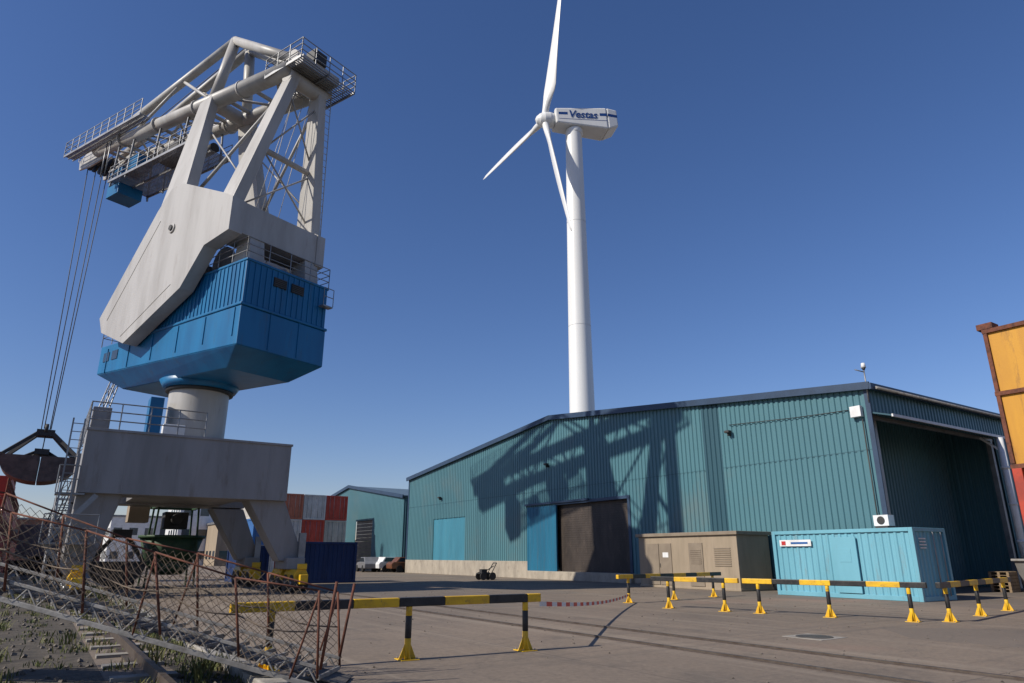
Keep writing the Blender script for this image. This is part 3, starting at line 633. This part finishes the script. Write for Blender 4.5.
for i in range(n):
    a.use(REDT if i%2 else WPAINT).quad(pt[i],pt[i+1],pt[i+1]+Vector((0.0,0,.08)),pt[i]+Vector((0,0,.08)))
tp.done()

# ---------------------------------------------------------------- gangway with net
def gangway():
    p0=Vector((-2.45,9.5,.12));p1=Vector((-9.6,9.0,2.0));O=Obj('gangway',p0,0);d=p1-p0
    w=Vector((.06,.85,0))
    st=O.part('stringers',ALU,bevel=.005)
    for off in (Vector((0,0,0)),w):
        st.beam(off+Vector((0,0,.12)),off+d+Vector((0,0,.12)),.04,.04).beam(off+Vector((0,0,-.1)),off+d+Vector((0,0,-.1)),.05,.06)
        for i in range(26):
            a_=off+d*(i/26);b_=off+d*((i+.5)/26);c_=off+d*((i+1)/26);st.beam(a_+Vector((0,0,-.08)),b_+Vector((0,0,.1)),.018,.02).beam(b_+Vector((0,0,.1)),c_+Vector((0,0,-.08)),.018,.02)
    dk=O.part('treads',ALU)
    for i in range(40): dk.beam(d*(i/40),d*(i/40)+w,.03,.05)
    dk.use(DECKM).beam(w*.5+Vector((.25,0,-.1)),w*.5+d,.68,.02)
    ps=O.part('stanchions',RUST);tops=[[],[]]
    for k_,off in enumerate((Vector((0,-.04,0)),w+Vector((0,.04,0)))):
        for i in range(8):
            q=off+d*(i/7.2);ln=Vector((random.uniform(-.22,.05),random.uniform(-.05,.05),1.0+random.uniform(-.08,.05)))
            ps.tube(q,q+ln,.017,seg=7);tops[k_].append(q+ln)
            if i in (0,2): ps.tube(q+Vector((-.35,0,0)),q+ln*.95,.014,seg=6)
    # hand rails
    for k_ in (0,1):
        T=tops[k_]
        for a_,b_ in zip(T[:-1],T[1:]): ps.tube(a_,b_,.013,seg=6)
    ps.tube(Vector((.02,0,.1)),Vector((.15,.0,1.15)),.02,seg=8).tube(Vector((.05,.85,.1)),Vector((.2,.85,1.1)),.02,seg=8)
    nt=O.part('net',NET)
    for k_,off in enumerate((Vector((0,-.04,0)),w+Vector((0,.04,0)))):
        T=tops[k_]
        for i in range(7):
            def P(u,v,i=i,T=T,off=off):
                lo=off+d*((i+u)/7.2);hi=T[i].lerp(T[i+1],u)-Vector((0,0,.05*math.sin(math.pi*u)))
                q=lo.lerp(hi,v);q.y+=.07*math.sin(6*u+3*v+i);q.z-=.04*math.sin(math.pi*u)*(1-v)*v*4;q.x+=.03*math.sin(9*v+i*2);return q
            for v_ in (.52,):
                pr=[P(j/6,v_) for j in range(7)]
                for a_,b_ in zip(pr[:-1],pr[1:]): nt.tube(a_,b_,.010,seg=4,caps=False)
            nu,nv=8,8
            for a_ in range(nu):
                for b_ in range(nv):
                    u0,v0=a_/nu,b_/nv;u1,v1=(a_+1)/nu,(b_+1)/nv
                    nt.tube(P(u0,v0),P(u1,v1),.004,seg=3,caps=False);nt.tube(P(u1,v0),P(u0,v1),.004,seg=3,caps=False)
    O.done()
gangway()

# ---------------------------------------------------------------- yellow hopper at right
def hopper():
    O=Obj('cargo_hopper',site(31.4,8.2,0),SA);lx,ly=2.3,2.5
    b=O.part('bin',OCH,bevel=.03);b.b2(-lx,lx,-ly,ly,4.6,9.85)
    b.hexa([(-.8,-.8,2.6),(.8,-.8,2.6),(.8,.8,2.6),(-.8,.8,2.6),(-lx,-ly,4.6),(lx,-ly,4.6),(lx,ly,4.6),(-lx,ly,4.6)])
    r=O.part('ribs',RUST,bevel=.01)
    for z in (4.6,7.3,9.75): r.b2(-lx-.1,-lx,-ly-.1,ly+.1,z,z+.16).b2(-lx,lx,ly,ly+.1,z,z+.16).b2(-lx,lx,-ly-.1,-ly,z,z+.16)
    for y in (-ly,-.8,.8,ly-.0): r.b2(-lx-.09,-lx-.002,y-.06,y+.06,4.78,9.75)
    for x in (-lx,0,lx): r.b2(x-.06,x+.06,ly+.002,ly+.09,4.78,9.75)
    r.b2(-lx-.1,-lx+.5,ly-.3,ly+.25,9.92,10.15)
    l=O.part('legs',REDM,bevel=.02)
    for sx in (-1,1):
        for sy in (-1,1): l.b2(sx*lx-.16,sx*lx+.16,sy*(ly-.1)-.16,sy*(ly-.1)+.16,0,4.6)
        l.beam((sx*lx,-ly+.1,.6),(sx*lx,ly-.1,4.2),.14,.14).b2(sx*lx-.12,sx*lx+.12,-ly,ly,2.2,2.45)
    O.done()
hopper()

# ---------------------------------------------------------------- things under the gantry, ship, misc
def tub():
    O=Obj('bulk_bucket',(-18.9,39.5,0),SA)
    g=O.part('bucket',GREEN);g.tube((0,0,1.2),(0,0,2.5),1.2,1.6,seg=28).tube((0,0,2.5),(0,0,2.65),1.7,seg=28).tube((0,0,.6),(0,0,1.2),.7,1.2,seg=28)
    f=O.part('frame',GREEN,bevel=.02)
    for sx in (-1,1):
        for sy in (-1,1): f.beam((sx*1.2,sy*1.2,0),(sx*1.0,sy*1.0,4.2),.1,.1)
        f.b2(sx*1.05-.07,sx*1.05+.07,-1.2,1.2,4.1,4.25);f.b2(-1.2,1.2,sx*1.05-.07,sx*1.05+.07,4.1,4.25)
    d=O.part('drive',DARK,bevel=.02);d.b2(-.6,.6,-.6,.6,3.0,3.9).b2(-2.1,-1.6,-.6,.6,.1,1.2).tube((0,-1.0,3.5),(0,1.0,3.5),.3,seg=14)
    w=O.part('cabinet',BEIGE,bevel=.02);w.b2(-2.4,-1.4,-.8,.4,3.3,4.2)
    O.done()
    O=Obj('clamshell_grab',(-20.6,37.4,0),.6);s=O.part('shells',DARK)
    for sg in (1,-1):
        arc=[(sg*1.3*math.sin(math.pi/2*i/8),1.3-1.25*math.cos(math.pi/2*i/8)) for i in range(9)]
        s.prism([(0,1.3)]+arc,-.8,.8)
        s.beam((sg*1.2,0,1.3),(sg*.3,0,2.6),.2,.2)
    s.box((0,0,2.7),(.9,1,.4));O.done()
tub()
def ship():
    O=Obj('cargo_ship',site(-7.6,0,-2.6),SA)
    h=O.part('hull',REDM,bevel=.05);pl=[(-5,40),(5,40),(5.4,50),(5.4,112),(4,120),(0,126),(-4,120),(-5.4,112),(-5.4,50)]
    A=[h.v((x*.9,y,-.5)) for x,y in pl];B=[h.v((x,y,5.6)) for x,y in pl];n=len(pl)
    for i in range(n): h.f([A[i],A[(i+1)%n],B[(i+1)%n],B[i]])
    h.f(B)
    d=O.part('superstructure',REDM,bevel=.05);d.b2(-4.5,5.2,62,98,5.6,8.4).b2(-3.5,4.9,72,84,8.4,10.6).use(WPAINT).b2(-3.5,3.5,101,108,5.6,9.6).use(GLASS).b2(-3.2,3.2,100.9,100.98,7.8,8.8)
    r=O.part('railings',RUST);r.rail([(5.2,45,5.6),(5.2,118,5.6)],1.2,2,.05,3);r.rail([(5.1,62,8.4),(5.1,98,8.4)],1.2,2,.06,3);r.rail([(4.8,72,10.6),(4.8,84,10.6)],1.2,2,.06,3)
    m=O.part('masts',STEEL);m.tube((2,90,8),(2,90,14),.15).tube((0,104,9),(0,104,15),.12).beam((-2,104,13),(2,104,13),.1,.1)
    O.done()
ship()
def office(name,X,Y,w,d_,h,fl,mt):
    O=Obj(name,(X,Y,0),SA);b=O.part('walls',mt);b.b2(-w/2,w/2,-d_/2,d_/2,0,h)
    g=O.part('windows',GLASS);nw=int(w/2.6)
    for f in range(fl):
        for i in range(nw):
            x=-w/2+1.3+i*2.6;g.b2(x-.7,x+.7,-d_/2-.04,-d_/2+.02,h/fl*f+1.0,h/fl*f+2.3)
            if i<int(d_/2.6): y=-d_/2+1.3+i*2.6;g.b2(w/2-.02,w/2+.04,y-.7,y+.7,h/fl*f+1.0,h/fl*f+2.3);g.b2(-w/2-.04,-w/2+.02,y-.7,y+.7,h/fl*f+1.0,h/fl*f+2.3)
    r=O.part('roof_edge',STEEL);r.b2(-w/2-.2,w/2+.2,-d_/2-.2,d_/2+.2,h,h+.35);O.done()
office('office_building',-55,128,12,14,10.6,3,WPAINT)
office('office_building',-72,140,14,12,8.5,2,WPAINT)
office('brick_building',-96,150,18,12,8.5,2,mat('brick_wall',(.25,.12,.08),None,.9))
office('storage_shed',-118,165,16,12,7.5,1,OFFW)
office('storage_shed',-46,120,9,9,6.5,1,BEIGE)
def lat():
    O=Obj('lattice_crane',(-41.5,64,0),0);p=O.part('boom',STEEL)
    a=Vector((0,0,4));b=Vector((3.6,1,22));cs=[Vector((x,y,0)) for x,y in ((-.5,-.5),(.5,-.5),(.5,.5),(-.5,.5))]
    for c in cs: p.tube(a+c,b+c*.4,.06,seg=5)
    for i in range(16):
        for j in range(4):
            k1=1-.6*i/16;k2=1-.6*(i+1)/16;p.tube(a.lerp(b,i/16)+cs[j]*k1,a.lerp(b,(i+1)/16)+cs[(j+1)%4]*k2,.035,seg=4)
    q=O.part('body',GREYD,bevel=.05);q.b2(-2,2,-1.5,1.5,1.5,4.2).use(DARK).b2(-2.4,2.4,-1.9,-1.2,0,1.2).b2(-2.4,2.4,1.2,1.9,0,1.2).b2(-1,1,-1,1,1.0,1.6)
    O.done()
lat()
def car(name,loc,rot,m):
    O=Obj(name,(*loc,0),rot);b=O.part('body',m,bevel=.06)
    b.prism([(-2.1,.35),(2.1,.35),(2.15,.75),(1.3,.95),(-1.9,1.0),(-2.15,.8)],-.85,.85)
    b.prism([(-1.7,.95),(1.1,.93),(.5,1.42),(-1.25,1.45)],-.75,.75)
    g=O.part('windows',GLASS);g.prism([(-1.45,1.0),(.85,1.0),(.42,1.36),(-1.15,1.38)],-.77,.77)
    w=O.part('wheels',TIRE)
    for x in (-1.3,1.3):
        for y in (-.8,.8): w.tube((x,y-.11,.33),(x,y+.11,.33),.33,seg=16)
    O.done()
car('parked_car',(-12.6,74),SA+.3,WPAINT);car('parked_car',(-10.3,72),SA-.1,mat('car_brown',(.15,.06,.03),None,.3));car('parked_car',(-14.8,74),SA+1.4,mat('car_grey',(.2,.2,.21),None,.3))
O=Obj('hand_cart',(-1.8,49.5,0),.5);p=O.part('frame',DARK)
p.tube((-.45,0,.35),(.6,0,.9),.03).b2(-.6,.3,-.3,.3,.4,.45).tube((.3,-.3,.45),(.7,-.25,1.1),.03).tube((.3,.3,.45),(.7,.25,1.1),.03).tube((.7,-.25,1.1),(.7,.25,1.1),.03).b2(-.4,.0,-.2,.2,.45,.7)
for x in (-.35,.35):
    for y in (-.35,.35): p.tube((x,y-.04,.25),(x,y+.04,.25),.25,seg=16)
O.done()
O=Obj('pallet_stack',site(37.5,15.2,0),SA+.1);p=O.part('boards',mat('pallet_wood',(.24,.17,.10),(.16,.11,.07),.85,nscale=4))
for k_ in range(6):
    z=k_*.15
    for i in range(7): p.b2(-.6+i*.18,-.48+i*.18,-.4,.4,z+.12,z+.145)
    for y in (-.36,0,.36): p.b2(-.6,.6,y-.05,y+.05,z,z+.118)
O.done()
O=Obj('waste_skip',site(39.6,14.0,0),SA);p=O.part('bin',GREYD,bevel=.02)
p.prism([(-1.6,1.4),(-1.0,.1),(1.0,.1),(1.6,1.4)],-.85,.85).b2(-1.68,1.68,-.93,.93,1.35,1.45)
for y in (-.9,.9): p.beam((-.3,y,.5),(-.3,y,1.35),.08,.08).beam((.3,y,.5),(.3,y,1.35),.08,.08)
O.done()
T=Single('distant_trees',TREE)
for c in range(150):
    t=c/150;X=-330+t*300+random.uniform(-4,4);Y=330+random.uniform(-20,20);hh=random.uniform(6,13);rr=random.uniform(4,8)
    for i in range(70):
        u=random.uniform(-1,1);a=random.uniform(0,6.28);r_=rr*math.sqrt(max(0,1-u*u))*random.uniform(.6,1)
        q=Vector((X+r_*math.cos(a),Y+r_*math.sin(a),hh*.55+hh*.45*u));s_=random.uniform(.8,1.6)
        d1=Vector((random.uniform(-1,1),random.uniform(-1,1),random.uniform(-1,1)))*s_;d2=Vector((random.uniform(-1,1),random.uniform(-1,1),random.uniform(-1,1)))*s_
        T.p.f([T.p.v(q+d1),T.p.v(q+d2),T.p.v(q-d1)])
T.done()

# ---------------------------------------------------------------- light, sky, camera
el=math.radians(36);dx,dy=.90,.436
sun=bpy.data.lights.new('sun','SUN');sun.energy=5.0;sun.angle=math.radians(.5);sun.color=(1,.94,.84)
so=bpy.data.objects.new('sun',sun);COL.objects.link(so)
dirv=Vector((dx*math.cos(el),dy*math.cos(el),-math.sin(el)));so.rotation_euler=dirv.to_track_quat('-Z','Y').to_euler();so.location=(-60,-30,60)
W=bpy.data.worlds.new('World');S.world=W;W.use_nodes=True;nt=W.node_tree
sk=nt.nodes.new('ShaderNodeTexSky');sk.sky_type='NISHITA';sk.sun_disc=False;sk.sun_elevation=el;sk.sun_rotation=math.atan2(-dx,-dy)
sk.air_density=1.1;sk.dust_density=.35;sk.ozone_density=5.0;sk.altitude=0
mu=nt.nodes.new('ShaderNodeMixRGB');mu.blend_type='MULTIPLY';mu.inputs[0].default_value=1;mu.inputs[2].default_value=(1.06,.95,1.06,1)
nt.links.new(sk.outputs[0],mu.inputs[1])
hs_=nt.nodes.new('ShaderNodeHueSaturation');hs_.inputs['Saturation'].default_value=1.12
nt.links.new(mu.outputs[0],hs_.inputs['Color'])
bgn=nt.nodes['Background'];nt.links.new(hs_.outputs[0],bgn.inputs[0]);bgn.inputs[1].default_value=.1
cam=bpy.data.cameras.new('camera');cam.lens=24;cam.sensor_width=36;cam.clip_end=8000;cam.clip_start=.05
co=bpy.data.objects.new('camera',cam);COL.objects.link(co);co.location=(0,0,1.6);co.rotation_euler=(math.radians(90+17.4),0,0);S.camera=co
S.view_settings.view_transform='Standard';S.view_settings.look='None';S.view_settings.exposure=0
